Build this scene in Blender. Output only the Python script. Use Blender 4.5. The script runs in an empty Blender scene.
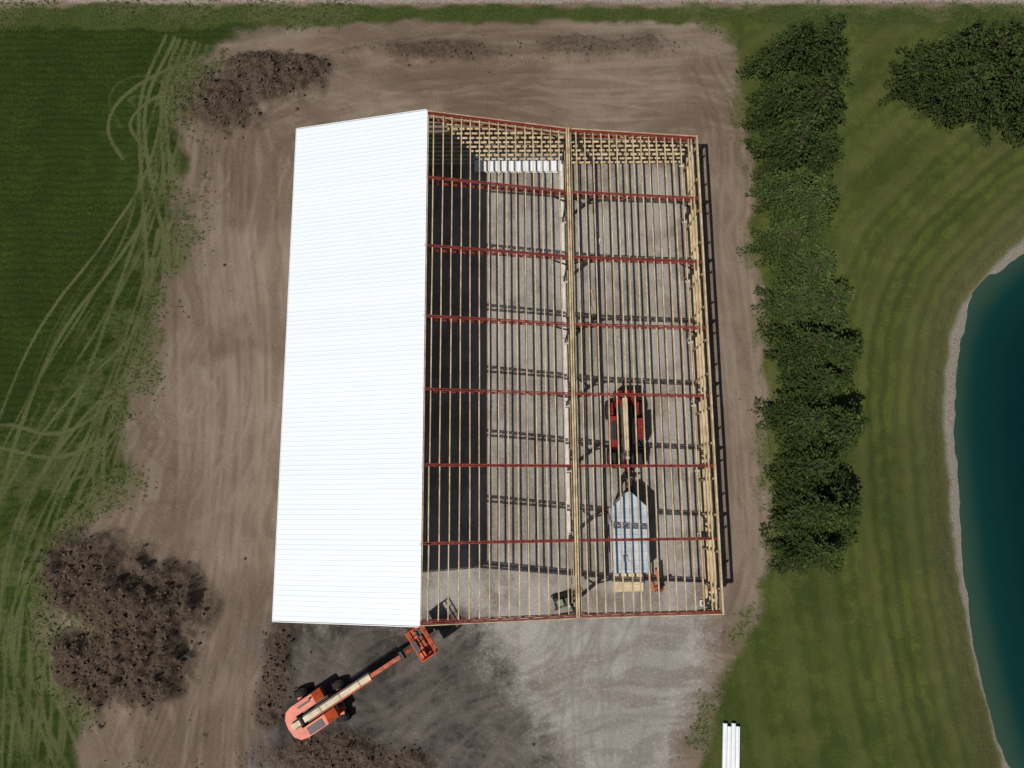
import bpy, math, random
import numpy as np
from mathutils import Vector, Matrix, Euler
random.seed(7); rng=np.random.default_rng(11)
scene=bpy.context.scene
TH=math.radians(9.7); S,C=math.sin(TH),math.cos(TH); H=50.0; F=700.0
def G(px,py,z=0.0):
    "surveyed plan position (metres) of a point at height z"
    a=(px-512)/F; b=(384-py)/F
    t=(H-z)/(C-b*S)
    return (t*a, t*(S+b*C))
# ---------------------------------------------------------------- node helper
class N:
    def __init__(s,name):
        s.m=bpy.data.materials.new(name); s.m.use_nodes=True
        s.t=s.m.node_tree; s.n=s.t.nodes; s.l=s.t.links
        s.b=s.n["Principled BSDF"]
        s.co=s.n.new("ShaderNodeTexCoord").outputs["Object"]
    def inp(s,sock,v):
        if hasattr(v,"is_output"): s.l.new(v,sock)
        elif isinstance(v,(tuple,list)):
            sock.default_value=(tuple(v)+(1,))[:4] if len(sock.default_value)==4 else v
        else: sock.default_value=v
    def noise(s,scale,detail=4,rough=.6,vec=None,dist=0):
        n=s.n.new("ShaderNodeTexNoise"); n.inputs["Scale"].default_value=scale
        n.inputs["Detail"].default_value=detail; n.inputs["Roughness"].default_value=rough
        n.inputs["Distortion"].default_value=dist
        s.l.new(vec or s.co,n.inputs["Vector"]); return n.outputs[0]
    def math(s,op,a,b=0.0,c=None):
        n=s.n.new("ShaderNodeMath"); n.operation=op
        s.inp(n.inputs[0],a); s.inp(n.inputs[1],b)
        if c is not None: s.inp(n.inputs[2],c)
        return n.outputs[0]
    def step(s,v,a,b,lo=0.0,hi=1.0):
        n=s.n.new("ShaderNodeMapRange"); n.interpolation_type='SMOOTHSTEP'
        s.inp(n.inputs[0],v); n.inputs[1].default_value=a; n.inputs[2].default_value=b
        n.inputs[3].default_value=lo; n.inputs[4].default_value=hi; return n.outputs[0]
    def mix(s,f,a,b,mode='MIX'):
        n=s.n.new("ShaderNodeMix"); n.data_type='RGBA'; n.blend_type=mode
        s.inp(n.inputs[0],f); s.inp(n.inputs[6],a); s.inp(n.inputs[7],b); return n.outputs[2]
    def attr(s,name):
        n=s.n.new("ShaderNodeAttribute"); n.attribute_name=name
        sp=s.n.new("ShaderNodeSeparateColor"); s.l.new(n.outputs["Color"],sp.inputs[0])
        return sp.outputs[0],sp.outputs[1],sp.outputs[2],n.outputs["Alpha"]
    def bump(s,h,strength=.5,dist=.05):
        n=s.n.new("ShaderNodeBump"); n.inputs["Strength"].default_value=strength
        n.inputs["Distance"].default_value=dist; s.l.new(h,n.inputs["Height"])
        s.l.new(n.outputs[0],s.b.inputs["Normal"])
    def out(s,col,rough=.9,spec=.2,metal=0):
        s.inp(s.b.inputs["Base Color"],col); s.inp(s.b.inputs["Roughness"],rough)
        s.b.inputs["Specular IOR Level"].default_value=spec; s.b.inputs["Metallic"].default_value=metal
        return s.m
def mat(name,col,rough=.5,metal=0,var=.25,scale=3,spec=.4,bump=0):
    n=N(name); a=n.noise(scale,3,.65)
    d=tuple(c*(1-var) for c in col); l=tuple(min(1,c*(1+var*.6)) for c in col)
    if bump: n.bump(n.noise(scale*6,3),bump,.01)
    return n.out(n.mix(n.step(a,.3,.7),d,l),rough,spec,metal)
# ---------------------------------------------------------------- mesh builder
class MB:
    def __init__(s): s.v=[];s.f=[];s.mi=[]
    def add(s,vs,fs,mi=0):
        o=len(s.v); s.v+= [tuple(v) for v in vs]; s.f+=[tuple(i+o for i in f) for f in fs]; s.mi+=[mi]*len(fs)
    def box(s,c,d,mi=0,rot=(0,0,0)):
        R=Euler(rot).to_matrix(); c=Vector(c)
        vs=[c+R@Vector((x*d[0]/2,y*d[1]/2,z*d[2]/2)) for x in(-1,1) for y in(-1,1) for z in(-1,1)]
        s.add(vs,[(0,1,3,2),(4,6,7,5),(0,4,5,1),(2,3,7,6),(0,2,6,4),(1,5,7,3)],mi)
    def beam(s,p,q,w,h,mi=0,up=(0,0,1)):
        p=Vector(p);q=Vector(q);d=(q-p).normalized(); u=Vector(up)
        r=d.cross(u)
        if r.length<1e-3: r=d.cross(Vector((1,0,0)))
        r.normalize(); u=r.cross(d)
        vs=[e+r*(i*w/2)+u*(j*h/2) for e in(p,q) for i in(-1,1) for j in(-1,1)]
        s.add(vs,[(0,1,3,2),(4,6,7,5),(0,4,5,1),(2,3,7,6),(0,2,6,4),(1,5,7,3)],mi)
    def cyl(s,p,q,r,n=20,mi=0,r2=None):
        p=Vector(p);q=Vector(q);d=(q-p).normalized(); r2=r if r2 is None else r2
        a=d.cross(Vector((0,0,1)))
        if a.length<1e-3:a=Vector((1,0,0))
        a.normalize();b=d.cross(a)
        vs=[p+(a*math.cos(t)+b*math.sin(t))*r for t in [2*math.pi*i/n for i in range(n)]]
        vs+=[q+(a*math.cos(t)+b*math.sin(t))*r2 for t in [2*math.pi*i/n for i in range(n)]]
        s.add(vs,[(i,(i+1)%n,n+(i+1)%n,n+i) for i in range(n)]+[tuple(range(n))[::-1],tuple(range(n,2*n))],mi)
    def prism(s,poly,z0,z1,mi=0):
        n=len(poly)
        s.add([(x,y,z0) for x,y in poly]+[(x,y,z1) for x,y in poly],
              [(i,(i+1)%n,n+(i+1)%n,n+i) for i in range(n)]+[tuple(range(n))[::-1],tuple(range(n,2*n))],mi)
    def side(s,poly,y0,y1,mi=0):
        n=len(poly)
        s.add([(x,y0,z) for x,z in poly]+[(x,y1,z) for x,z in poly],
              [(i,(i+1)%n,n+(i+1)%n,n+i)[::-1] for i in range(n)]+[tuple(range(n)),tuple(range(n,2*n))[::-1]],mi)
    def wheel(s,c,r,w,mt,mh,ax=(0,1,0)):
        c=Vector(c);ax=Vector(ax)
        s.cyl(c-ax*w*.5,c+ax*w*.5,r*.93,24,mt)
        for i in range(20):
            t=2*math.pi*i/20; d=Vector((math.cos(t),0,math.sin(t)))
            s.beam(c+d*r*.95-ax*w*.5,c+d*r*.95+ax*w*.5,r*.13,r*.1,mt,up=d)
        s.cyl(c-ax*w*.52,c+ax*w*.52,r*.5,18,mh)
        s.cyl(c-ax*w*.56,c+ax*w*.56,r*.18,12,mh)
    def obj(s,name,mats,parent=None,bevel=0):
        me=bpy.data.meshes.new(name); me.from_pydata(s.v,[],s.f)
        for m in mats: me.materials.append(m)
        me.polygons.foreach_set("material_index",s.mi); me.update()
        import bmesh
        bm=bmesh.new(); bm.from_mesh(me); bmesh.ops.recalc_face_normals(bm,faces=bm.faces); bm.to_mesh(me); bm.free()
        o=bpy.data.objects.new(name,me); scene.collection.objects.link(o)
        if parent: o.parent=parent
        if bevel:
            b=o.modifiers.new("bevel",'BEVEL'); b.width=bevel; b.segments=2; b.limit_method='ANGLE'
        return o
def empty(name,loc=(0,0,0),rz=0):
    e=bpy.data.objects.new(name,None); e.location=loc; e.rotation_euler=(0,0,rz); e.empty_display_size=.5
    scene.collection.objects.link(e); return e
# ---------------------------------------------------------------- numpy noise
TABS={}
def vn(X,Y,s,seed):
    if seed not in TABS: TABS[seed]=np.random.default_rng(seed).random((256,256))
    T=TABS[seed]; an=seed*1.37+.5; ca,sa=math.cos(an),math.sin(an)
    u=(X*ca-Y*sa)*s+seed*7.31;v=(X*sa+Y*ca)*s+seed*3.17
    i=np.floor(u);j=np.floor(v);fu=u-i;fv=v-j;fu=fu*fu*(3-2*fu);fv=fv*fv*(3-2*fv)
    i=i.astype(int)%256;j=j.astype(int)%256;i1=(i+1)%256;j1=(j+1)%256
    return (T[i,j]*(1-fu)+T[i1,j]*fu)*(1-fv)+(T[i,j1]*(1-fu)+T[i1,j1]*fu)*fv
def fbm(X,Y,s,seed,o=4,g=.55):
    r=0;a=.5;t=0
    for k in range(o): r=r+a*vn(X,Y,s*2.03**k,seed+k);t+=a;a*=g
    return r/t
def ss(a,b,x): t=np.clip((x-a)/(b-a),0,1); return t*t*(3-2*t)
# ---------------------------------------------------------------- ground grid
def axis(a,b,st,far):
    d=list(np.arange(a,b+1e-6,st)); g=st;l=[];x=a
    while x>-far: g*=1.35; x-=g; l.append(x)
    g=st;r=[];x=d[-1]
    while x<far: g*=1.35; x+=g; r.append(x)
    return np.array(l[::-1]+d+r)
xs=axis(-44,44,.125,1500); ys=axis(-20,43,.125,1500)
X,Y=np.meshgrid(xs,ys,indexing='ij')
def sdf(poly):
    P=np.array(poly); D=np.full(X.shape,1e9); ins=np.zeros(X.shape,bool)
    for k in range(len(P)):
        x1,y1=P[k];x2,y2=P[(k+1)%len(P)]; dx=x2-x1;dy=y2-y1;L=dx*dx+dy*dy+1e-12
        t=np.clip(((X-x1)*dx+(Y-y1)*dy)/L,0,1)
        D=np.minimum(D,(X-x1-t*dx)**2+(Y-y1-t*dy)**2)
        if y1!=y2:
            c=((y1>Y)!=(y2>Y))&(X<(x2-x1)*(Y-y1)/(y2-y1)+x1); ins^=c
    D=np.sqrt(D); return np.where(ins,D,-D)
def pp(l,z=0): return [G(a,b,z) for a,b in l]
def msk(d,w=3.): return np.clip(.5+d/(2*w),0,1)
FAR=1400
field=pp([(345,8),(300,26),(240,40),(205,58),(186,90),(180,140),(176,200),(178,260),(165,320),(142,370),(132,430),(125,475),(95,515),(60,550),(42,610),(52,680),(75,730),(85,800),(60,1000)])
field=field+[(-60,-FAR),(-FAR,-FAR),(-FAR,38.4)]
warp=(fbm(X,Y,.28,400,4,.6)-.5)
d_field=sdf(field)+warp*2.6
lawn=pp([(690,12),(722,32),(742,70),(748,130),(752,230),(762,330),(768,430),(767,560),(752,610),(728,650),(712,700),(700,760),(690,1000)])+[(20,-FAR),(FAR,-FAR),(FAR,39.2)]
d_lawn=sdf(lawn)+warp*1.8
d_verge=sdf([(-FAR,37.2),(-20,37.3),(0,37.9),(15,37.5),(FAR,37.3),(FAR,39.2),(-FAR,39.2)])+warp*1.2
verge=msk(d_verge,1.0)
d_road=sdf([(-FAR,39.6),(FAR,39.3),(FAR,45),(-FAR,45.2)])
d_north=Y-45.5
gravel1=sdf([(-14,-7.3),(13.3,-7.3),(13.3,25.6),(-14,25.6)])
gravel2=sdf(pp([(480,590),(700,590),(704,650),(700,700),(680,740),(655,800),(640,1000),(590,1000),(568,800),(540,710),(498,655)]))
d_gravel=np.maximum(gravel1,gravel2)
d_mud=sdf(pp([(262,612),(480,600),(550,690),(580,800),(590,1000),(250,1000),(258,760),(262,690)]))
pond=pp([(1300,150),(1180,165),(1100,190),(1050,222),(1024,246),(990,278),(968,305),(957,335),(951,375),(949,420),(953,470),(958,520),(966,580),(975,630),(985,680),(1000,735),(1012,775),(1040,850),(1100,960),(1250,1100),(1500,1100),(1700,800),(1700,400),(1500,200)],-.4)
d_pond=sdf(pond)
d_pond_n=d_pond+(fbm(X,Y,.9,90,3)-.5)*.35
# piles
def blob(cx,cy,rx,ry,seed,rot=0):
    wx,wy=G(cx,cy); sx=rx/13.6; sy=ry/13.6
    dx=X-wx;dy=Y-wy;c,s_=math.cos(rot),math.sin(rot)
    q=np.sqrt(((dx*c+dy*s_)/sx)**2+((-dx*s_+dy*c)/sy)**2)
    q=q+(fbm(X,Y,.45,seed)-.5)*.7
    return ss(1.08,.3,q)
piles=[(222,104,56,44,1,1.1),(265,80,68,34,2,1.2),(300,72,42,26,3,.7),(85,575,56,50,4,1.5),(140,612,72,58,5,2.1),(105,665,58,52,6,1.5),(150,652,54,52,7,1.7),(278,655,20,50,8,.6),(275,700,22,34,9,.45),(330,757,82,26,10,.7),(400,764,50,22,12,.55),(430,52,110,18,13,.32),(600,46,120,18,14,.30)]
Z=np.zeros(X.shape); pile=np.zeros(X.shape)
for a in piles:
    b=blob(*a[:5]); Z=np.maximum(Z,b*a[5]); pile=np.maximum(pile,b*min(1,a[5]/.7))
n1=fbm(X,Y,.9,30,5); n2=fbm(X,Y,2.6,40,4,.7); n3=fbm(X,Y,1.1,150,5,.62)
mf=msk(d_field,1.2);ml=np.maximum(msk(d_lawn,1.),verge);mg=msk(d_gravel,1.)
bare=np.clip(1-mf-ml,0,1)
lump=np.abs(n3-.5)*2
Z=Z*(.6+.8*n1)+pile*((n2-.5)*.5+(lump-.3)*.6+(fbm(X,Y,.6,650,3)-.5)*.6)
Z+=bare*((fbm(X,Y,.35,60,3)-.5)*.18*(1-mg)+(n2-.5)*.05*(1-.7*mg))
Z+=(ml+mf)*(fbm(X,Y,.12,70,3)-.5)*.25*(1-bare)
# tyre tracks
trk=np.zeros(X.shape); ftrk=np.zeros(X.shape)
def curve(pts,n=14):
    P=[np.array(p,float) for p in pts]; P=[2*P[0]-P[1]]+P+[2*P[-1]-P[-2]]; o=[]
    for i in range(1,len(P)-2):
        for k in range(n):
            t=k/n; o.append(.5*((2*P[i])+(-P[i-1]+P[i+1])*t+(2*P[i-1]-5*P[i]+4*P[i+1]-P[i+2])*t*t+(-P[i-1]+3*P[i]-3*P[i+1]+P[i+2])*t**3))
    o.append(P[-2]); return np.array(o)
def draw(arr,W,w,val):
    for k in range(len(W)-1):
        (x1,y1),(x2,y2)=W[k],W[k+1]; m=w*2
        i0=np.searchsorted(xs,min(x1,x2)-m);i1=np.searchsorted(xs,max(x1,x2)+m)
        j0=np.searchsorted(ys,min(y1,y2)-m);j1=np.searchsorted(ys,max(y1,y2)+m)
        if i1<=i0 or j1<=j0: continue
        x=X[i0:i1,j0:j1];y=Y[i0:i1,j0:j1];dx=x2-x1;dy=y2-y1;L=dx*dx+dy*dy+1e-9
        t=np.clip(((x-x1)*dx+(y-y1)*dy)/L,0,1); d=np.sqrt((x-x1-t*dx)**2+(y-y1-t*dy)**2)
        arr[i0:i1,j0:j1]=np.maximum(arr[i0:i1,j0:j1],val*ss(w,w*.3,d))
def tracks(arr,px,n,spread,w=.26,gauge=1.9,val=1,wob=.4):
    W0=curve([G(*p) for p in px]); 
    d=np.gradient(W0,axis=0); nn=np.stack([-d[:,1],d[:,0]],1); nn/=np.linalg.norm(nn,axis=1,keepdims=True)+1e-9
    for i in range(n):
        off=random.uniform(-spread,spread); ph=random.uniform(0,6); fr=random.uniform(.5,1.6)
        sw=off+wob*np.sin(np.linspace(0,6*fr,len(W0))+ph)
        v=val*random.uniform(.35,1)
        for g in (-gauge/2,gauge/2): draw(arr,W0+nn*(sw+g)[:,None],w*random.uniform(.8,1.2),v)
FT=[([(205,45),(178,130),(160,230),(115,320),(65,400),(22,480),(-20,580)],3,1.4),
 ([(190,60),(165,170),(120,250),(65,330),(28,420),(0,520),(-20,650)],3,1.2),
 ([(185,180),(150,290),(125,370),(95,450),(62,520),(35,620),(20,768),(10,830)],5,2.),
 ([(150,350),(80,430),(30,520),(10,620),(0,768)],4,1.8),
 ([(138,400),(85,430),(40,445),(0,440),(-30,425)],1,.3),
 ([(132,470),(70,480),(20,520),(-20,560)],2,.8),
 ([(110,500),(55,560),(25,640),(40,720),(70,790)],3,.9),
 ([(205,66),(170,82),(142,102),(128,125),(140,150)],2,.35),
 ([(205,95),(170,100),(140,92),(122,100),(128,125)],1,.2),
 ([(172,230),(165,300),(140,380),(120,450),(115,500)],4,1.2),
 ([(185,40),(165,100),(172,180),(178,260),(168,340)],4,1.2)]
for p,n,sp in FT: tracks(ftrk,p,n,sp,w=.21,gauge=1.7)
fband=sdf(pp([(215,40),(190,150),(175,280),(140,400),(120,500),(60,560),(50,700),(70,800),(-60,800),(-60,480),(20,420),(90,320),(130,220),(160,90)]))
ftrk=np.maximum(ftrk*(.25+.95*fbm(X,Y,.5,77,3)),.42*ss(-2.5,2.5,fband)*ss(.36,.65,fbm(X,Y,.8,177,4,.7)))
DT=[([(225,830),(232,700),(245,560),(250,420),(245,300),(236,200),(262,120),(400,80),(560,72),(700,66)],6,2.4),
 ([(150,760),(190,640),(215,520),(225,380),(215,240),(215,150)],5,1.8),
 ([(700,60),(738,130),(735,260),(742,420),(748,560),(735,640)],3,.7),
 ([(300,130),(420,95),(560,98),(700,110)],3,.8),
 ([(140,440),(175,400),(205,330),(215,250)],3,1),
 ([(150,430),(190,440),(225,400),(235,320)],2,.6),
 ([(150,520),(200,500),(240,440),(250,360)],2,.8),
 ([(340,830),(380,740),(450,680),(540,640),(560,560)],5,2.),
 ([(620,830),(600,740),(610,660),(625,600)],5,2.2),
 ([(470,830),(520,740),(600,690),(690,680)],3,1.2),
 ([(300,650),(380,700),(480,720),(560,780)],4,1.5),
 ([(180,830),(210,720),(250,620),(262,540)],4,1.2)]
for p,n,sp in DT: tracks(trk,p,n,sp,w=.2,gauge=2.,wob=.7)
trk*=(.3+1.1*fbm(X,Y,.3,377,3))
Z-=trk*.07*(1-pile)*(1-.6*mg)
# directional grading streaks
wx_=X+(fbm(X,Y,.12,500,3)-.5)*5; wy_=Y+(fbm(X,Y,.12,510,3)-.5)*5
rr=np.hypot(wx_-10,wy_+38)
sv=fbm(wx_*2.2,Y*.25,1.,200,4); sh_=fbm(X*.22,wy_*2.0,1.,210,4); sr=fbm(rr*2.2,np.arctan2(Y+38,X-10)*6,1.,220,4)
kt=ss(27,30,Y); kb=ss(-6,-10,Y)*ss(-16,-10,X)
streak=sv*(1-kt)*(1-kb)+sh_*kt+sr*kb
Z+=(streak-.5)*.06*bare*(1-pile)*(1-.8*mg)
# pond bowl
Z+= -.55*ss(-2.2,0,d_pond_n)-2.6*ss(0,6,d_pond_n)
inb=ss(-.4,.6,gravel1); Z=Z*(1-inb)+inb*(n2-.5)*.03
weed=np.clip(1-np.abs(d_field)/2.6,0,1)*ss(.42,.62,fbm(X,Y,.35,81,4))
weed=np.maximum(weed,np.clip(1-np.abs(d_lawn+.4)/1.0,0,1)*ss(.45,.65,fbm(X,Y,.4,82,4)))
weed=np.maximum(weed,.8*ss(.5,.66,fbm(X,Y,.25,83,4))*msk(sdf(pp([(60,500),(130,480),(210,640),(190,800),(60,800),(40,650)])),1.)*(1-pile))
bigN=fbm(X,Y,.11,300,5); midN=fbm(X,Y,.62,310,6,.68)
nx,ny=X.shape
co=np.stack([X,Y,Z],-1).reshape(-1,3)
idx=np.arange(nx*ny).reshape(nx,ny)
fc=np.stack([idx[:-1,:-1],idx[1:,:-1],idx[1:,1:],idx[:-1,1:]],-1).reshape(-1,4)
def npmesh(name,co,fc,mats,smooth=False):
    me=bpy.data.meshes.new(name); me.vertices.add(len(co)); me.vertices.foreach_set("co",co.astype(np.float32).ravel())
    k=fc.shape[1]; me.loops.add(fc.size); me.loops.foreach_set("vertex_index",fc.astype(np.int32).ravel())
    me.polygons.add(len(fc)); me.polygons.foreach_set("loop_start",np.arange(0,fc.size,k,dtype=np.int32))
    me.polygons.foreach_set("use_smooth",np.full(len(fc),smooth))
    for m in mats: me.materials.append(m)
    me.update(calc_edges=True); me.validate(); return me
def colattr(me,name,arrs):
    a=me.color_attributes.new(name,'FLOAT_COLOR','POINT'); n=len(me.vertices)
    d=np.ones((n,4),np.float32)
    for i,x in enumerate(arrs): d[:,i]=np.asarray(x).ravel()
    a.data.foreach_set("color",d.ravel())
# ground material
g=N("ground_mat")
f_,l_,gr_,mu_=g.attr("A"); tr_,pi_,ft_,we_=g.attr("B"); pd_,ve_,ro_,stk=g.attr("D"); big,mid,n3_,ff_=g.attr("E")
fine=g.noise(5,3,.75); vf=g.noise(20,2,.8)
mf2=g.math('ADD',g.math('MULTIPLY',mid,.6),g.math('MULTIPLY',fine,.4))
def edge(m,k=.35,w=.06):
    return g.step(g.math('ADD',m,g.math('MULTIPLY',g.math('SUBTRACT',mf2,.5),k)),.5-w,.5+w)
dirt=g.mix(g.step(big,.36,.64),(.152,.110,.077),(.195,.148,.108))
dirt=g.mix(g.step(mid,.36,.64,.35,0),dirt,(.118,.085,.060))
dirt=g.mix(g.step(stk,.45,.70,0,.45),dirt,(.24,.19,.145))
dirt=g.mix(g.step(stk,.28,.45,.3,0),dirt,(.11,.08,.057))
dirt=g.mix(g.step(fine,.45,.7,0,.25),dirt,(.235,.186,.142))
dirt=g.mix(g.step(vf,.55,.78,0,.3),dirt,(.08,.058,.042))
trkd=g.mix(g.step(big,.40,.60),(.115,.084,.06),(.245,.196,.151))
dirt=g.mix(g.math('MULTIPLY',tr_,.62),dirt,trkd)
dirt=g.mix(g.step(pi_,.05,.6,0,.93),dirt,g.mix(g.step(fine,.35,.68),(.042,.029,.020),(.098,.070,.048)))
mud=g.mix(g.step(mid,.4,.62),(.044,.037,.032),(.084,.072,.062))
mud=g.mix(g.step(stk,.42,.68,0,.55),mud,(.13,.113,.097))
mud=g.mix(g.step(fine,.5,.72,0,.4),mud,(.135,.118,.102))
mud=g.mix(g.math('MULTIPLY',tr_,.5),mud,(.14,.122,.104))
mud=g.mix(g.step(pi_,.08,.6,0,.85),mud,g.mix(g.step(fine,.35,.65),(.048,.033,.023),(.11,.08,.058)))
col=g.mix(edge(mu_,1.0,.22),dirt,mud)
grv=g.mix(g.step(g.math('ADD',g.math('MULTIPLY',mid,.6),g.math('MULTIPLY',big,.4)),.42,.6),(.225,.205,.178),(.33,.31,.28))
grv=g.mix(g.step(vf,.42,.66,0,.5),grv,(.14,.126,.11))
grv=g.mix(g.step(fine,.5,.75,0,.55),grv,(.43,.41,.38))
grv=g.mix(g.step(stk,.45,.65,0,.3),grv,(.38,.36,.33))
grv=g.mix(g.math('MULTIPLY',tr_,.5),grv,(.16,.14,.12))
col=g.mix(edge(gr_,1.5,.42),col,grv)
# crops
sx=g.n.new("ShaderNodeSeparateXYZ"); g.l.new(g.co,sx.inputs[0])
wv=g.math('SINE',g.math('ADD',g.math('MULTIPLY',sx.outputs[1],2*math.pi/.6),g.math('MULTIPLY',mid,9)))
crop=g.mix(g.step(fine,.3,.7),(.013,.024,.003),(.036,.060,.009))
crop=g.mix(g.step(big,.38,.62,0,.45),crop,(.042,.066,.011))
crop=g.mix(g.step(mid,.4,.62,.5,0),crop,(.016,.027,.005))
crop=g.mix(g.math('MULTIPLY',g.step(wv,-.2,1),.35),crop,(.008,.014,.003))
crop=g.mix(g.step(vf,.52,.75,0,.5),crop,(.068,.096,.020))
crop=g.mix(g.step(g.math('MULTIPLY',ft_,g.math('ADD',g.math('MULTIPLY',fine,1.0),.5)),.1,.72,0,.72),crop,g.mix(g.step(vf,.35,.7),(.072,.086,.027),(.16,.155,.08)))
col=g.mix(edge(f_,.8,.16),col,crop)
# lawn
law=g.mix(g.step(big,.4,.6),(.044,.060,.012),(.070,.088,.018))
law=g.mix(g.step(mid,.4,.62,0,.4),law,(.092,.10,.028))
law=g.mix(g.step(n3_,.42,.6,.4,0),law,(.03,.042,.010))
law=g.mix(g.step(fine,.42,.72,0,.4),law,(.026,.038,.009))
law=g.mix(g.step(vf,.5,.8,0,.5),law,(.125,.14,.045))
pdist=g.math('ADD',g.math('MULTIPLY',pd_,30),g.math('MULTIPLY',mid,.45))
st=g.math('SINE',g.math('MULTIPLY',pdist,2*math.pi/1.0))
st2=g.math('SINE',g.math('MULTIPLY',pdist,2*math.pi/3.1))
near=g.step(pdist,5,13,1,.3)
law=g.mix(g.math('MULTIPLY',g.math('MULTIPLY',g.step(st,-.6,.9),near),.5),law,(.030,.040,.011))
law=g.mix(g.math('MULTIPLY',g.step(st2,0,1),.3),law,(.10,.10,.034))
law=g.mix(g.step(pdist,.6,4.5,.5,0),law,g.mix(g.step(fine,.35,.65),(.085,.08,.036),(.14,.128,.065)))
vg=g.mix(g.step(fine,.35,.65),(.022,.036,.008),(.062,.08,.022))
law=g.mix(g.step(ve_,.3,.7,0,.7),law,vg)
col=g.mix(edge(l_,.8,.14),col,law)
wd=g.mix(g.step(vf,.35,.65),(.052,.066,.022),(.12,.125,.055))
col=g.mix(g.step(g.math('MULTIPLY',we_,g.math('ADD',fine,.3)),.18,.6,0,.6),col,wd)
rd=g.mix(g.step(fine,.35,.65),(.20,.165,.13),(.33,.28,.235))
col=g.mix(edge(ro_,.5,.1),col,rd)
# bank
bk=g.mix(g.step(vf,.35,.65),(.30,.27,.22),(.12,.10,.08))
bm_=g.math('MULTIPLY',g.step(pdist,-.5,-.2),g.step(pdist,.35,.85,1,0))
col=g.mix(bm_,col,bk)
hb=g.math('ADD',fine,g.math('MULTIPLY',vf,.45))
g.bump(hb,.8,.11)
gm=g.out(col,.95,.08)
me=npmesh("ground",co,fc,[gm],True)
colattr(me,"A",[np.maximum(msk(d_field,2.),msk(d_north,2.)),np.maximum(msk(d_lawn,1.5),msk(d_verge,1.)),msk(d_gravel,2.2),msk(d_mud,2.5)])
colattr(me,"B",[trk,pile,ftrk,weed])
colattr(me,"D",[-d_pond_n/30,msk(d_verge,1.),msk(d_road,1.),streak])
colattr(me,"E",[bigN,midN,n3,fband*0])
ground=bpy.data.objects.new("ground",me); scene.collection.objects.link(ground)
def hz(x,y):
    i=min(max(int(np.searchsorted(xs,x)),0),nx-1);j=min(max(int(np.searchsorted(ys,y)),0),ny-1); return float(Z[i,j])
# pond water
w=N("pond_water_mat"); 
wd_=w.attr("shore")[0]
wc=w.mix(w.step(wd_,0,.35),(.024,.052,.034),(.003,.027,.022))
wc=w.mix(w.step(wd_,.15,1),wc,(.001,.0145,.0145))
w.bump(w.noise(2.2,3,.5),.05,.05)
wm=w.out(wc,.06,.35)
sel=(d_pond>-1.6)
ii,jj=np.nonzero(sel[:-1,:-1]&sel[1:,1:]&sel[1:,:-1]&sel[:-1,1:])
q=np.stack([idx[ii,jj],idx[ii+1,jj],idx[ii+1,jj+1],idx[ii,jj+1]],-1)
uq,inv=np.unique(q,return_inverse=True)
wco=co[uq].copy(); wco[:,2]=-.57
wme=npmesh("pond_water",wco,inv.reshape(-1,4),[wm],True)
colattr(wme,"shore",[np.clip(d_pond.ravel()[uq]/6,0,1)])
wo=bpy.data.objects.new("pond_water",wme); scene.collection.objects.link(wo)
# ---------------------------------------------------------------- materials
def wood(name,c1,c2):
    n=N(name); a=n.noise(1.3,3,.7)
    return n.out(n.mix(n.step(a,.35,.65),c1,c2),.8,.2)
W1=wood("pine_lumber",(.36,.265,.145),(.55,.43,.26))
W2=wood("treated_lumber",(.24,.18,.10),(.38,.30,.18))
RED=mat("red_primer_steel",(.22,.036,.024),.55,0,.35,2)
DARK=mat("dark_steel",(.03,.03,.032),.5)
GALV=mat("galvanised_steel",(.45,.46,.47),.4,.6)
CONC=mat("concrete",(.52,.50,.47),.9,0,.2,2)
rw=N("white_steel_roofing"); sp=rw.n.new("ShaderNodeSeparateXYZ"); rw.l.new(rw.co,sp.inputs[0])
pan=rw.math('FLOOR',rw.math('DIVIDE',sp.outputs[1],.914)); wn=rw.n.new("ShaderNodeTexWhiteNoise"); wn.noise_dimensions='1D'; rw.l.new(pan,wn.inputs["W"])
rc=rw.mix(wn.outputs[0],(.66,.71,.745),(.63,.685,.725))
rc=rw.mix(rw.step(rw.noise(.5,3),.45,.8,0,.3),rc,(.60,.64,.66))
ROOF=rw.out(rc,.45,.3)
WHITE=mat("white_steel_siding",(.70,.72,.73),.4,0,.06,1)
# ---------------------------------------------------------------- machine shed
shed=empty("machine_shed",(0,9,0),math.radians(.4))
XL,XR,XM,XE=-14.80,-5.50,3.95,13.22
Y0,Y1=-15.95,16.6; NB=7; BY=(Y1-Y0)/NB
ZE,ZR,ZL=5.2,7.5,4.0
def zr(x):
    if x<=XR: return ZE+(ZR-ZE)*(x-XL)/(XR-XL)
    if x<=XM: return ZR-(ZR-ZE)*(x-XR)/(XM-XR)
    return ZE-.03-(ZE-.03-ZL)*(x-XM)/(XE-XM)
tr=MB()
def truss(y,xa,xb,da,db,n):
    pa=(xa,y,zr(xa)-.05); pb=(xb,y,zr(xb)-.05)
    for o in(-.055,.055): tr.beam((pa[0],y+o,pa[2]),(pb[0],y+o,pb[2]),.05,.10)
    for o in(-.045,.045): tr.beam((pa[0],y+o,pa[2]-da),(pb[0],y+o,pb[2]-db),.04,.09)
    for i in range(n):
        t0=i/n;t1=(i+.5)/n;t2=(i+1)/n
        L=lambda t,b:(pa[0]+(pb[0]-pa[0])*t,y,pa[2]+(pb[2]-pa[2])*t-(da+(db-da)*t)*b)
        tr.beam(L(t0,0),L(t1,1),.04,.04); tr.beam(L(t1,1),L(t2,0),.04,.04)
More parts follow.
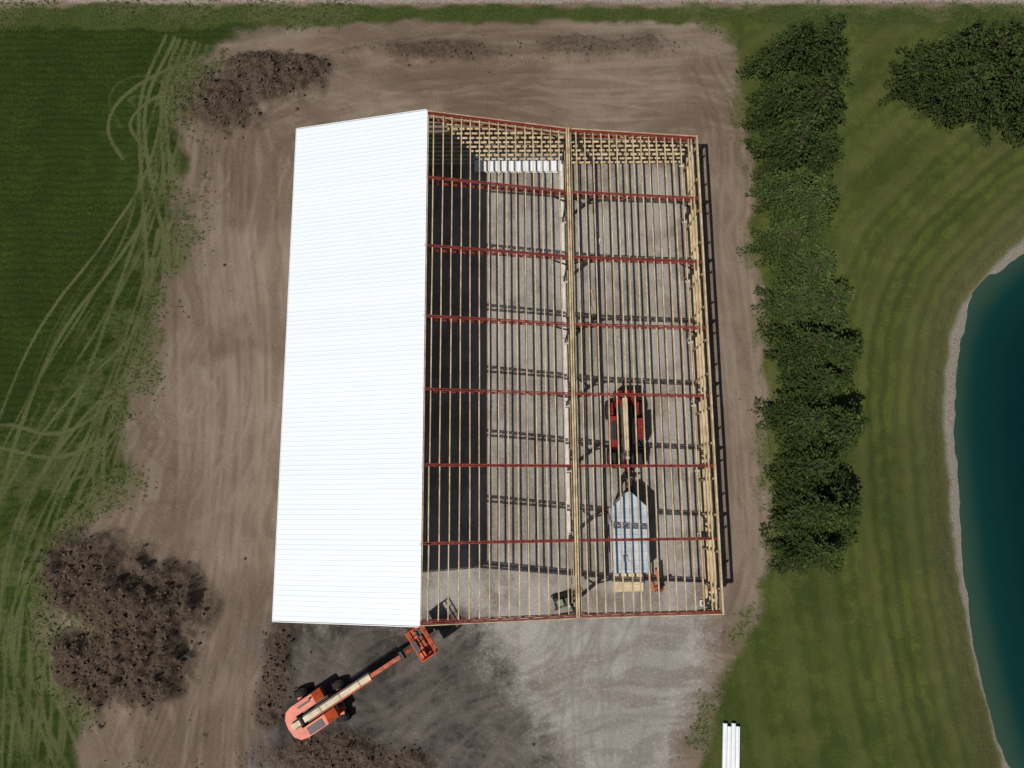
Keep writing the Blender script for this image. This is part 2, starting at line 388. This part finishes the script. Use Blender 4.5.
for k in range(NB+1):
    y=Y0+k*BY+(.12 if k==0 else 0)-(.12 if k==NB else 0)
    truss(y,XL+.15,XR-.02,.5,.85,10); truss(y,XM-.12,XR+.02,.5,.85,10); truss(y,XM+.14,XE-.12,.62,.4,10)
    tr.box((XR,y,zr(XR)-.45),(.03,.2,.95))
tr.obj("roof_trusses",[RED],shed)
po=MB()
for k in range(NB+1):
    y=Y0+k*BY+(.12 if k==0 else 0)-(.12 if k==NB else 0)
    for x,zt in((XL+.25,ZE-.2),(XM,ZE-.36),(XE-.22,ZL-.1)):
        po.box((x,y,zt/2-.1),(.2,.18,zt+.2))
        po.box((x,y,.06),(.4,.4,.06),1)
    for sx_,x,zt in((1,XM,ZE-.36),(-1,XM,ZE-.36),(-1,XE-.22,ZL-.3),(1,XL+.25,ZE-.3)):
        po.beam((x+.1*sx_,y,zt-1.3),(x+sx_*1.2,y,zt-.25),.09,.09)
po.obj("columns",[DARK,CONC],shed)
pu=MB()
def purlins(xa,xb,n):
    for i in range(n):
        x=xa+(xb-xa)*(i+.5)/n
        for k in range(NB):
            a=Y0+k*BY+(.22 if k==0 else .09); b=Y0+(k+1)*BY-(.22 if k==NB-1 else .09)
            j=random.uniform(-.03,.03); z=zr(x)-.10+random.uniform(-.008,.006)
            pu.beam((x+j,a,z),(x+j+random.uniform(-.02,.02),b,z),.062,.185)
purlins(XL+.3,XR-.12,15); purlins(XR+.15,XM-.3,15); purlins(XM+.35,XE-.35,15)
pu.obj("purlins",[W1],shed)
hb_=MB()
hb_.box((XM+.07,(Y0+Y1)/2,ZE-.05),(.09,Y1-Y0,.30)); hb_.box((XM-.07,(Y0+Y1)/2,ZE-.04),(.09,Y1-Y0,.30))
hb_.box((XM+.19,(Y0+Y1)/2,ZE-.2),(.12,Y1-Y0-.5,.24),1)
hb_.box((XE,(Y0+Y1)/2,ZL-.06),(.10,Y1-Y0+.1,.28)); hb_.box((XE-.42,(Y0+Y1)/2,ZL-.02),(.08,Y1-Y0-.5,.22))
hb_.box((XL+.08,(Y0+Y1)/2,ZE-.14),(.10,Y1-Y0-.4,.24)); hb_.box((XR+.1,(Y0+Y1)/2,ZR-.12),(.05,Y1-Y0-.5,.2))
for y in(Y1,Y0-.02):
    hb_.beam((XL,y,ZE-.09),(XR-.02,y,ZR-.09),.05,.2); hb_.beam((XR+.02,y,ZR-.09),(XM-.13,y,ZE-.06),.05,.2); hb_.beam((XM+.26,y,ZE-.12),(XE-.07,y,ZL-.06),.05,.2)
hb_.beam((XR+.02,Y1-.3,ZR-.12),(XM-.13,Y1-.3,ZE-.12),.045,.14)
hb_.obj("headers_and_rafters",[W1,W2],shed)
gi=MB()
zz=.35; 
while zz<ZR-.3:
    xa=XL+.1; xb=XE-.1
    if zz>ZL-.4: xb=XM+(ZE-.1-zz)/(ZE-ZL)*(XE-XM)-.4
    if zz>ZE-.5:
        hh=(zz-ZE+.35)/(ZR-ZE); xa=XL+hh*(XR-XL); xb=XM-hh*(XM-XR)
    if xb-xa>.6: gi.box(((xa+xb)/2,Y1-.06,zz),(xb-xa,.14,.045))
    zz+=.62
x=XL+1.2
while x<XE-.5:
    gi.box((x,Y1+.045,(zr(x)-.25)/2),(.14,.06,zr(x)-.3),1); x+=2.35
for zg in(.25,1.1,2.0,2.9): gi.box((XE+.02,(Y0+Y1)/2,zg),(.15,Y1-Y0-.2,.045))
for zg in(1.0,2.6): gi.box((XM,(Y0+Y1)/2,zg),(.05,Y1-Y0-.6,.1),1)
yy=Y0+1.5
while yy<Y1-.5:
    gi.box((XE-.1,yy,ZL/2-.1),(.06,.13,ZL-.2),1); yy+=BY/2
for zg in(.3,1.5,2.7,3.9): gi.box((XL+.12,(Y0+Y1)/2,zg),(.1,Y1-Y0-.6,.045))
gi.obj("wall_girts",[W1,W2],shed)
def corr(y0,y1,pitch=.305,h=.014):
    o=[];y=y0
    while y<y1-pitch:
        o+=[(y,0),(y+pitch*.62,0),(y+pitch*.72,h),(y+pitch*.9,h)]; y+=pitch
    o.append((y1,0)); return o
prof=corr(Y0-.02,Y1+.02); n=len(prof)
ra=(XL+.02,zr(XL)+.03); rb=(XR+.05,ZR+.035)
v=[(ra[0],y,ra[1]+h) for y,h in prof]+[(rb[0],y,rb[1]+h) for y,h in prof]
R=MB(); R.add(v,[(i,i+1,n+i+1,n+i) for i in range(n-1)])
ro=R.obj("roof_panels",[ROOF],shed); so=ro.modifiers.new("thick",'SOLIDIFY'); so.thickness=.012; so.offset=-1
T=MB()
T.box((ra[0]-.03,(Y0+Y1)/2,ra[1]-.07),(.04,Y1-Y0+.1,.16))
T.beam((ra[0],Y0-.07,ra[1]-.03),(rb[0]-.05,Y0-.07,rb[1]-.03),.04,.15); T.beam((ra[0],Y1+.07,ra[1]-.03),(rb[0]-.05,Y1+.07,rb[1]-.03),.04,.15)
T.obj("roof_trim",[WHITE],shed)
P=corr(Y0,Y1); n=len(P)
R=MB(); R.add([(XL+.03-h,y,.15) for y,h in P]+[(XL+.03-h,y,ZE-.12) for y,h in P],[(i,i+1,n+i+1,n+i) for i in range(n-1)])
so=R.obj("west_siding",[WHITE],shed).modifiers.new("t",'SOLIDIFY'); so.thickness=.01
cb=MB()
for k in range(NB-1):
    a=Y0+(k+1)*BY+.2; cb.box((XM-.05,a+BY/2-.2,.14),(.26,BY-.5,.34))
cb.obj("concrete_curb",[CONC],shed,.02)
# ---------------------------------------------------------------- sheet stack etc
sh=MB(); x0,y0=G(475,174);x1,y1=G(562,158)
for i in range(6):
    sh.box(((x0+x1)/2+random.uniform(-.08,.08),(y0+y1)/2+random.uniform(-.05,.05),.16+i*.05),(x1-x0,y1-y0-.1,.035),0,(0,0,random.uniform(-.006,.006)))
for i in range(5):
    sh.box((x0+.4+i*(x1-x0-.8)/4,(y0+y1)/2,.06),(.1,y1-y0+.1,.12),1)
for i in range(26):
    sh.box((x0+.12+i*(x1-x0-.3)/25,(y0+y1)/2,.448),(.03,y1-y0-.15,.025))
sh.obj("metal_sheet_stack",[WHITE,W2])
lb=MB()
for i in range(7):
    px=random.choice([591,596,600]); py=205+i*17; a=G(px,py);b=G(px+random.uniform(-3,3),py+random.uniform(6,12))
    lb.beam((a[0],a[1],.07),(b[0],b[1],.07),.14,.05,random.choice([0,1]))
lb.obj("loose_lumber",[W2,CONC])
wp=MB()
for i in range(4):
    a=G(724+i*4.2,722+(i%2)*3); b=G(722+i*4.4,830)
    wp.beam((a[0],a[1],.22),(b[0],b[1],.22),.25,.2)
    wp.beam((a[0],a[1]+.002,.35),(b[0],b[1]+.1,.35),.03,.05)
for t in(745,790,820):
    a=G(723,t);b=G(738,t); wp.beam((a[0],a[1],.06),(b[0],b[1],.06),.1,.12,1)
wp.obj("white_trim_bundle",[WHITE,W2],None,.01)
# ---------------------------------------------------------------- vehicles
ORG=mat("orange_paint",(.50,.080,.022),.45,0,.3,1.8); CRM=mat("cream_paint",(.48,.38,.24),.55,0,.3,1.8)
TYR=mat("tyre_rubber",(.022,.021,.02),.85,0,.4,6); REDP=mat("red_paint",(.19,.013,.013),.35,0,.4,1.5)
BLK=mat("black_paint",(.018,.018,.02),.5); GLS=mat("dark_glass",(.02,.028,.032),.08,0,.1,1,.6); DOR=mat("orange_dusty",(.36,.075,.03),.7,0,.4,3)
def boomlift():
    x,y=G(324,703); e=empty("boom_lift",(x,y,hz(x,y)-.04),math.radians(12))
    c=MB()
    c.box((0,0,.72),(2.5,1.1,.42),0); c.box((1.28,0,.66),(.35,1.7,.3),0); c.box((-1.28,0,.66),(.35,1.7,.3),0)
    c.box((1.1,.0,.96),(.7,.5,.06),1); c.box((.95,-.3,.98),(.35,.4,.05),2)
    c.obj("chassis",[ORG,BLK,WHITE],e,.03)
    wv=MB()
    for a in(-1.25,1.25):
        for b in(-1.05,1.05): wv.wheel((a,b,.46),.5,.38,0,1)
    wv.obj("wheels",[TYR,CRM],e)
    t=empty("turntable",(0,0,0),math.radians(21)); t.parent=e
    b=MB(); b.cyl((0,0,.9),(0,0,1.12),.6,28,1)
    b.prism([(.9,-.4),(.9,.4),(-1.8,.4),(-1.8,-.4)],1.12,1.35,1)
    b.side([(.95,1.15),(-1.2,1.15),(-1.3,1.95),(.3,1.95),(.95,1.6)],-1.12,-.42,0)
    b.side([(.75,1.15),(-1.2,1.15),(-1.3,1.9),(.2,1.9),(.75,1.6)],.42,1.12,0)
    b.prism([(-1.3,-1.12),(-1.3,1.12),(-1.75,1.0),(-2.05,.6),(-2.12,0),(-2.05,-.6),(-1.75,-1.0)],1.0,1.85,0)
    b.box((-.5,-.8,1.97),(1.1,.5,.03),1); b.box((-.5,.8,1.92),(.9,.12,.03),1)
    b.cyl((.0,.9,1.9),(0,.9,2.1),.06,10,1)
    b.obj("superstructure",[ORG,BLK],t,.05)
    m=MB(); P0=Vector((-1.7,0,2.05)); P1=Vector((4.3,0,2.75)); P2=Vector((6.6,0,3.02)); dd=(P1-P0).normalized()
    m.beam(P0,P1,.36,.46,0); m.beam(P1-dd,P2,.26,.32,1)
    m.beam(P0+Vector((.1,0,-.3)),P0+Vector((.9,0,.34)),.5,.3,2)
    m.cyl((.2,0,1.5),P0+dd*3.4+Vector((0,0,-.3)),.09,14,3); m.cyl(P0+dd*2.0+Vector((0,0,-.75)),P0+dd*3.6+Vector((0,0,-.3)),.055,12,3)
    m.beam(P0+dd*.6+Vector((0,.24,.1)),P1+Vector((0,.24,.1)),.06,.12,2); m.beam(P0+dd*1.5+Vector((0,-.24,.05)),P1+Vector((0,-.24,.05)),.08,.2,1)
    for i in range(3): m.box(P0+dd*(2.2+i*1.5)+Vector((0,0,.235)),(.04,.38,.02),2)
    m.cyl((6.7,-.28,3.0),(6.7,.28,3.0),.18,14,2); m.beam((6.7,0,3.0),(7.5,0,2.6),.22,.2,1); m.box((7.55,0,2.5),(.2,.6,.35),2)
    m.obj("telescopic_boom",[CRM,DOR,BLK,GALV],t,.02)
    k=MB(); bx,hx,hy,z0=8.15,.5,1.0,2.3
    k.box((bx,0,z0),(2*hx,2*hy,.06),1)
    for zz_ in(z0+.1,z0+.6,z0+1.1):
        for s1 in(-1,1):
            k.cyl((bx-hx,s1*hy,zz_),(bx+hx,s1*hy,zz_),.045,8,0); k.cyl((bx+s1*hx,-hy,zz_),(bx+s1*hx,hy,zz_),.045,8,0)
    for sx1 in(-1,1):
        for i in range(5): k.cyl((bx+sx1*hx,-hy+i*hy/2,z0),(bx+sx1*hx,-hy+i*hy/2,z0+1.1),.03,8,0)
        k.cyl((bx,sx1*hy,z0),(bx,sx1*hy,z0+1.1),.03,8,0)
    k.box((bx-.35,0,z0+1.05),(.28,.7,.22),2); k.box((bx-.3,-.7,z0+.5),(.3,.35,.5),0); k.box((bx+.1,.55,z0+.16),(.5,.4,.25),2)
    k.obj("platform_basket",[ORG,DOR,BLK],t)
boomlift()
def telehandler():
    x,y=G(623,434); e=empty("telehandler",(x,y,0),math.radians(-89))
    c=MB(); c.side([(-2.5,.75),(-2.35,1.35),(2.0,1.15),(2.35,.9),(2.3,.6),(-2.3,.55)],-.5,.5,1)
    c.side([(-1.1,.6),(-1.1,1.65),(1.0,1.55),(1.15,1.2),(1.1,.6)],-1.12,-.5,0)
    c.box((-.1,-.87,1.64),(1.3,.35,.04),1); c.cyl((.6,-.75,1.5),(.6,-.75,2.2),.06,12,1)
    c.side([(-2.85,.8),(-2.9,1.7),(-2.2,1.95),(-1.75,1.0)],-.75,.75,0)
    for s1 in(-1,1): c.box((-1.65,s1*.98,1.40),(.9,.3,.05),0)
    c.box((2.35,0,.75),(.25,2.1,.25),1)
    c.obj("chassis",[REDP,BLK],e,.04)
    wv=MB()
    for a in(-1.65,1.65):
        for b in(-1.02,1.02): wv.wheel((a,b,.68),.68,.46,0,1)
    wv.obj("wheels",[TYR,REDP],e)
    cb=MB(); cb.side([(-.75,.75),(-.8,2.25),(.55,2.3),(.95,1.35),(.9,.75)],.5,1.1,1)
    cb.side([(-.85,2.27),(-.85,2.36),(.62,2.40),(.62,2.31)],.45,1.14,0)
    for i in range(5): cb.box((-.6+i*.27,.8,2.405),(.05,.6,.04),2)
    for p,q in(((-.78,.47,.8),(-.83,.47,2.3)),((.93,.47,.8),(.97,.47,1.35)),((.97,.47,1.35),(.57,.47,2.3)),((-.78,1.13,.8),(-.83,1.13,2.3)),((.97,1.13,1.35),(.57,1.13,2.3))): cb.beam(p,q,.07,.07,2)
    cb.obj("cab",[REDP,GLS,BLK],e,.02)
    m=MB(); m.beam((-2.3,-.12,2.0),(1.9,-.12,1.75),.36,.4,0); m.beam((1.3,-.12,1.78),(2.75,-.12,1.68),.26,.3,1)
    m.beam((2.7,-.12,1.75),(3.1,-.12,.75),.26,.26,3); m.cyl((-1.,-.12,1.3),(.8,-.12,1.62),.07,12,2)
    m.beam((-2.1,.1,2.05),(1.7,.1,1.84),.05,.08,3)
    m.box((3.2,0,.8),(.1,1.1,.7),3)
    for yy_ in(-.4,.4): m.box((3.75,yy_,.3),(1.0,.12,.05),3); m.box((3.27,yy_,.6),(.05,.12,.6),3)
    m.cyl((-2.3,-.42,2.0),(-2.3,.2,2.0),.14,14,3)
    m.obj("boom_and_forks",[CRM,REDP,GALV,BLK],e,.015)
telehandler()
TRF=N("trailer_roof_mat"); a=TRF.noise(1.2,3,.6)
TRM=TRF.out(TRF.mix(TRF.step(a,.35,.65),(.36,.43,.49),(.50,.57,.62)),.35,.4,.2)
def trailer():
    x,y=G(628,533,1.2); e=empty("enclosed_cargo_trailer",(x,y,0),math.radians(91))
    b=MB(); P=[(-2.5,-1.2),(1.7,-1.2),(2.75,-.12),(2.75,.12),(1.7,1.2),(-2.5,1.2)]
    b.prism(P,.55,2.35,0); b.prism([(p[0]*1.008,p[1]*1.015) for p in P],2.35,2.41,1)
    for i in range(8): b.box((-2.3+i*.56,0,2.43),(.03,2.3,.03),1)
    b.box((-.2,0,2.432),(5.0,.04,.035),1)
    b.box((-1.6,.5,2.47),(.4,.4,.1),2)
    for s1 in(-1,1): b.box((-.35,s1*1.24,.85),(1.9,.1,.12),3)
    b.box((-2.52,0,1.45),(.04,2.3,1.75),3)
    b.obj("body",[WHITE,TRM,GALV,BLK],e,.03)
    w_=MB()
    for a_ in(-.8,.1):
        for s1 in(-1,1): w_.wheel((a_,s1*1.1,.36),.36,.22,0,1)
    w_.obj("wheels",[TYR,GALV],e)
    t=MB(); t.beam((1.6,-.9,.5),(3.9,-.02,.5),.08,.12); t.beam((1.6,.9,.5),(3.9,.02,.5),.08,.12); t.cyl((3.5,0,.1),(3.5,0,.95),.05,10); t.box((4.0,0,.55),(.3,.12,.1))
    t.obj("tongue",[BLK],e)
    r=MB(); r.box((-3.25,0,.26),(1.55,2.1,.06),0,(0,-.3,0))
    for s1 in(-1,1): r.box((-3.25,s1*1.06,.27),(1.55,.05,.09),1,(0,-.3,0))
    for i in range(5): r.box((-2.75-i*.25,0,.44-i*.077),(.04,1.9,.02),1,(0,-.3,0))
    r.obj("ramp_door",[W1,GALV],e)
trailer()
x,y=G(655,580); hoist=empty("material_hoist",(x,y,0),math.radians(105)); h=MB()
h.beam((-.7,-.25,.12),(.7,-.25,.12),.1,.1); h.beam((-.7,.25,.12),(.7,.25,.12),.1,.1); h.box((-.5,0,.2),(.12,.7,.1))
h.box((-.45,0,1.1),(.14,.2,1.8)); h.beam((-.4,0,.9),(.8,0,1.5),.1,.1); h.box((-.62,0,.6),(.2,.3,.3),1)
for a in(-.7,.7):
    for b in(-.25,.25): h.cyl((a,b-.04,.07),(a,b+.04,.07),.07,12,1)
h.obj("frame",[ORG,BLK],hoist)
x,y=G(562,600); cmp_=empty("air_compressor",(x,y,0),.3); h=MB()
h.cyl((-.6,-.2,.4),(.6,-.2,.4),.2,18,0); h.cyl((-.6,.25,.4),(.6,.25,.4),.2,18,0); h.box((0,0,.72),(1.,.6,.05),0)
h.box((-.2,0,.92),(.4,.4,.36),1); h.cyl((.3,-.2,.95),(.3,.2,.95),.2,16,0); h.cyl((-.5,-.5,.2),(-.5,-.42,.2),.2,16,0); h.cyl((-.5,.42,.2),(-.5,.5,.2),.2,16,0)
h.beam((.6,-.25,.6),(1.1,-.25,.8),.04,.04,1); h.beam((.6,.25,.6),(1.1,.25,.8),.04,.04,1); h.beam((1.1,-.25,.8),(1.1,.25,.8),.04,.04,1)
h.obj("tank_and_motor",[BLK,mat("green_paint",(.12,.2,.1),.5)],cmp_)
# ---------------------------------------------------------------- trees
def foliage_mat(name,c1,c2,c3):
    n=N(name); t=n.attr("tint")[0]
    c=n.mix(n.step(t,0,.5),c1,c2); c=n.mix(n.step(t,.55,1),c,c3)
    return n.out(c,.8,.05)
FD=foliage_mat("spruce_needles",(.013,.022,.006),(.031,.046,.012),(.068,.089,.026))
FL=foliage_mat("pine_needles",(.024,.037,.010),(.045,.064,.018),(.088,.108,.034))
BARK=mat("bark",(.09,.065,.045),.9,0,.3,6)
def tree_mesh(name,seed,Rr,Hh,fm_,power,droop,dens,leaf,lev):
    r=np.random.default_rng(seed); mb=MB()
    mb.cyl((0,0,-.2),(0,0,Hh*.93),.16,10,0,.03)
    V=[];T=[]
    ph1,ph2=r.random(2)*6
    nl=int(Hh*lev)
    for i in range(nl):
        t=(i+r.random()*.7)/nl; z=.35+(Hh-.45)*t
        rad=Rr*(1-t)**power+.12; m=int(4+6*(1-t)); a0=r.random()*6.28
        for k in range(m):
            az=a0+6.283*k/m+r.normal()*.28
            L=rad*r.uniform(.6,1.15)*(1+.16*math.sin(2*az+ph1)+.14*math.sin(3*az+ph2)); br=r.random()
            d=np.array([math.cos(az),math.sin(az)]); s_=np.array([-d[1],d[0]])
            ez=z-droop*L+r.normal()*.25
            if L>.6: mb.cyl((0,0,z),(d[0]*L*.85,d[1]*L*.85,z+(ez-z)*.85),.035,5,0,.008)
            ns=max(3,int(L/.17))
            for q_ in range(ns):
                u=(q_+.5)/ns
                if u<.2 and L>1: continue
                wdt=.12+.28*min(1,L/2)*math.sin(min(1,u*1.05)*2.5)
                for w_ in range(dens):
                    lat=r.normal()*wdt*.6
                    p=np.array([d[0]*L*u+s_[0]*lat,d[1]*L*u+s_[1]*lat,z+(ez-z)*u+r.normal()*.06+.14*math.sin(u*3)-abs(lat)*.4])
                    an=az+np.sign(lat)*r.uniform(.2,1.0)+r.normal()*.25
                    f=np.array([math.cos(an),math.sin(an),r.normal()*.3-.02]); f/=np.linalg.norm(f)
                    g_=np.cross(f,np.array([r.normal()*.55,r.normal()*.55,1.])); g_/=np.linalg.norm(g_)
                    l=leaf*r.uniform(.7,1.3); w2=l*.26
                    V.append([p-g_*w2*.6,p+f*l*.5-g_*w2,p+f*l,p+f*l*.5+g_*w2]); 
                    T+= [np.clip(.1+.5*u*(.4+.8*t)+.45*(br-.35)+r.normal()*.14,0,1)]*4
    V=np.array(V); n0=len(mb.v)
    co_=np.concatenate([np.array(mb.v),V.reshape(-1,3)])
    me=bpy.data.meshes.new(name)
    k=np.arange(len(V)*4).reshape(-1,4)+n0
    me.from_pydata(co_.tolist(),[],mb.f+[tuple(a) for a in k.tolist()])
    me.materials.append(BARK); me.materials.append(fm_)
    me.polygons.foreach_set("material_index",[0]*len(mb.f)+[1]*len(V))
    colattr(me,"tint",[np.concatenate([np.zeros(n0),np.array(T)])]); me.update(); return me
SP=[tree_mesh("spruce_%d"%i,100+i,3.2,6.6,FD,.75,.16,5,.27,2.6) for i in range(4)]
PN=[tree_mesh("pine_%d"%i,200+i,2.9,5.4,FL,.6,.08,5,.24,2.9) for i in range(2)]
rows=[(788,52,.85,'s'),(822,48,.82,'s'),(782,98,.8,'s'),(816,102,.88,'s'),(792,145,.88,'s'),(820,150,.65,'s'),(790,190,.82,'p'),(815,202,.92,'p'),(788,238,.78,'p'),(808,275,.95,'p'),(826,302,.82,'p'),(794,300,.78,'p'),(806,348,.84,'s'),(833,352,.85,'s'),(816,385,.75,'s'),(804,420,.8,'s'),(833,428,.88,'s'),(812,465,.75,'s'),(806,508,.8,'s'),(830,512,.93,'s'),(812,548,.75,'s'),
 (926,74,.74,'s'),(950,56,.88,'s'),(958,92,.8,'s'),(990,54,.92,'s'),(998,90,.85,'s'),(1030,58,1.0,'s'),(1038,100,.9,'s')]
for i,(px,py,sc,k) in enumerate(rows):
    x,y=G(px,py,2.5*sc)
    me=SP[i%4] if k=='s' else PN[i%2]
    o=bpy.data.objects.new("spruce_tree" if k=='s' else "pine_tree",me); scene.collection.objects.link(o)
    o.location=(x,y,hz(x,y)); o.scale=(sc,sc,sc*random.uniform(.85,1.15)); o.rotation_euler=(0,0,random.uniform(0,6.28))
# ---------------------------------------------------------------- clods and weeds
ph=(1+5**.5)/2
icv=np.array([(-1,ph,0),(1,ph,0),(-1,-ph,0),(1,-ph,0),(0,-1,ph),(0,1,ph),(0,-1,-ph),(0,1,-ph),(ph,0,-1),(ph,0,1),(-ph,0,-1),(-ph,0,1)])/1.9
icf=np.array([(0,11,5),(0,5,1),(0,1,7),(0,7,10),(0,10,11),(1,5,9),(5,11,4),(11,10,2),(10,7,6),(7,1,8),(3,9,4),(3,4,2),(3,2,6),(3,6,8),(3,8,9),(4,9,5),(2,4,11),(6,2,10),(8,6,7),(9,8,1)])
def scatter(wt,n):
    dens=(X>-44)&(X<44)&(Y>-20)&(Y<43); p=(wt*dens).ravel(); p=p/p.sum(); k=rng.choice(p.size,n,p=p); return co[k]
pts=scatter(pile+.003*bare*(1-mg),4500); cv=[];cf=[]
for i,p in enumerate(pts):
    s_=.03+.10*rng.random()**3; q_=icv*(s_*rng.uniform(.6,1.3,3))*(1+rng.normal(0,.12,(12,1)))
    a=rng.random()*6.28; R2=np.array([[math.cos(a),-math.sin(a),0],[math.sin(a),math.cos(a),0],[0,0,1]])
    cv.append(q_@R2.T+p+np.array([rng.normal()*.1,rng.normal()*.1,s_*.2])); cf.append(icf+12*i)
CL=mat("clod_soil",(.10,.072,.052),.95,0,.4,.8,.1)
cm=npmesh("dirt_clods",np.concatenate(cv),np.concatenate(cf),[CL]); scene.collection.objects.link(bpy.data.objects.new("dirt_clods",cm))
pts=scatter(weed**1.2,3500); V=[];T=[]
for p in pts:
    b=rng.random(); p=p+np.array([rng.normal()*.12,rng.normal()*.12,0])
    for k in range(5):
        a=rng.random()*6.28; d=np.array([math.cos(a),math.sin(a),rng.uniform(.3,1.2)]); l=rng.uniform(.05,.15); s2=np.array([-d[1],d[0],0])*l*.16
        V.append([p-s2,p+d*l*.6-s2*1.5,p+d*l,p+d*l*.6+s2*1.5]); T+=[np.clip(b*.7+rng.random()*.3,0,1)]*4
V=np.array(V).reshape(-1,3)
WM=foliage_mat("weed_leaves",(.045,.06,.018),(.075,.09,.03),(.12,.13,.05))
wm_=npmesh("weeds",V,np.arange(len(V)).reshape(-1,4),[WM]); colattr(wm_,"tint",[np.array(T)]); scene.collection.objects.link(bpy.data.objects.new("weeds",wm_))
# ---------------------------------------------------------------- light & camera
sd=Vector((-3.8,-3.1,8.0)).normalized()
sl=bpy.data.lights.new("sun",'SUN'); sl.energy=4.4; sl.angle=math.radians(.5); sl.color=(1,.955,.90)
so=bpy.data.objects.new("sun",sl); so.rotation_euler=(-sd).to_track_quat('-Z','Y').to_euler(); so.location=(-20,-20,60); scene.collection.objects.link(so)
wd=bpy.data.worlds.new("World"); scene.world=wd; wd.use_nodes=True; nt=wd.node_tree
sk=nt.nodes.new("ShaderNodeTexSky"); sk.sky_type='NISHITA'; sk.sun_disc=False
sk.sun_elevation=math.asin(sd.z); sk.sun_rotation=math.atan2(sd.x,sd.y)
bg=nt.nodes["Background"]; bg.inputs[1].default_value=.05; nt.links.new(sk.outputs[0],bg.inputs[0])
cam=bpy.data.cameras.new("camera"); cam.sensor_width=36; cam.lens=36*F/1024; cam.clip_end=5000
cob=bpy.data.objects.new("camera",cam); cob.location=(0,0,H); cob.rotation_euler=(TH,0,0); scene.collection.objects.link(cob); scene.camera=cob
scene.view_settings.view_transform='Standard'; scene.view_settings.look='None'; scene.view_settings.exposure=0
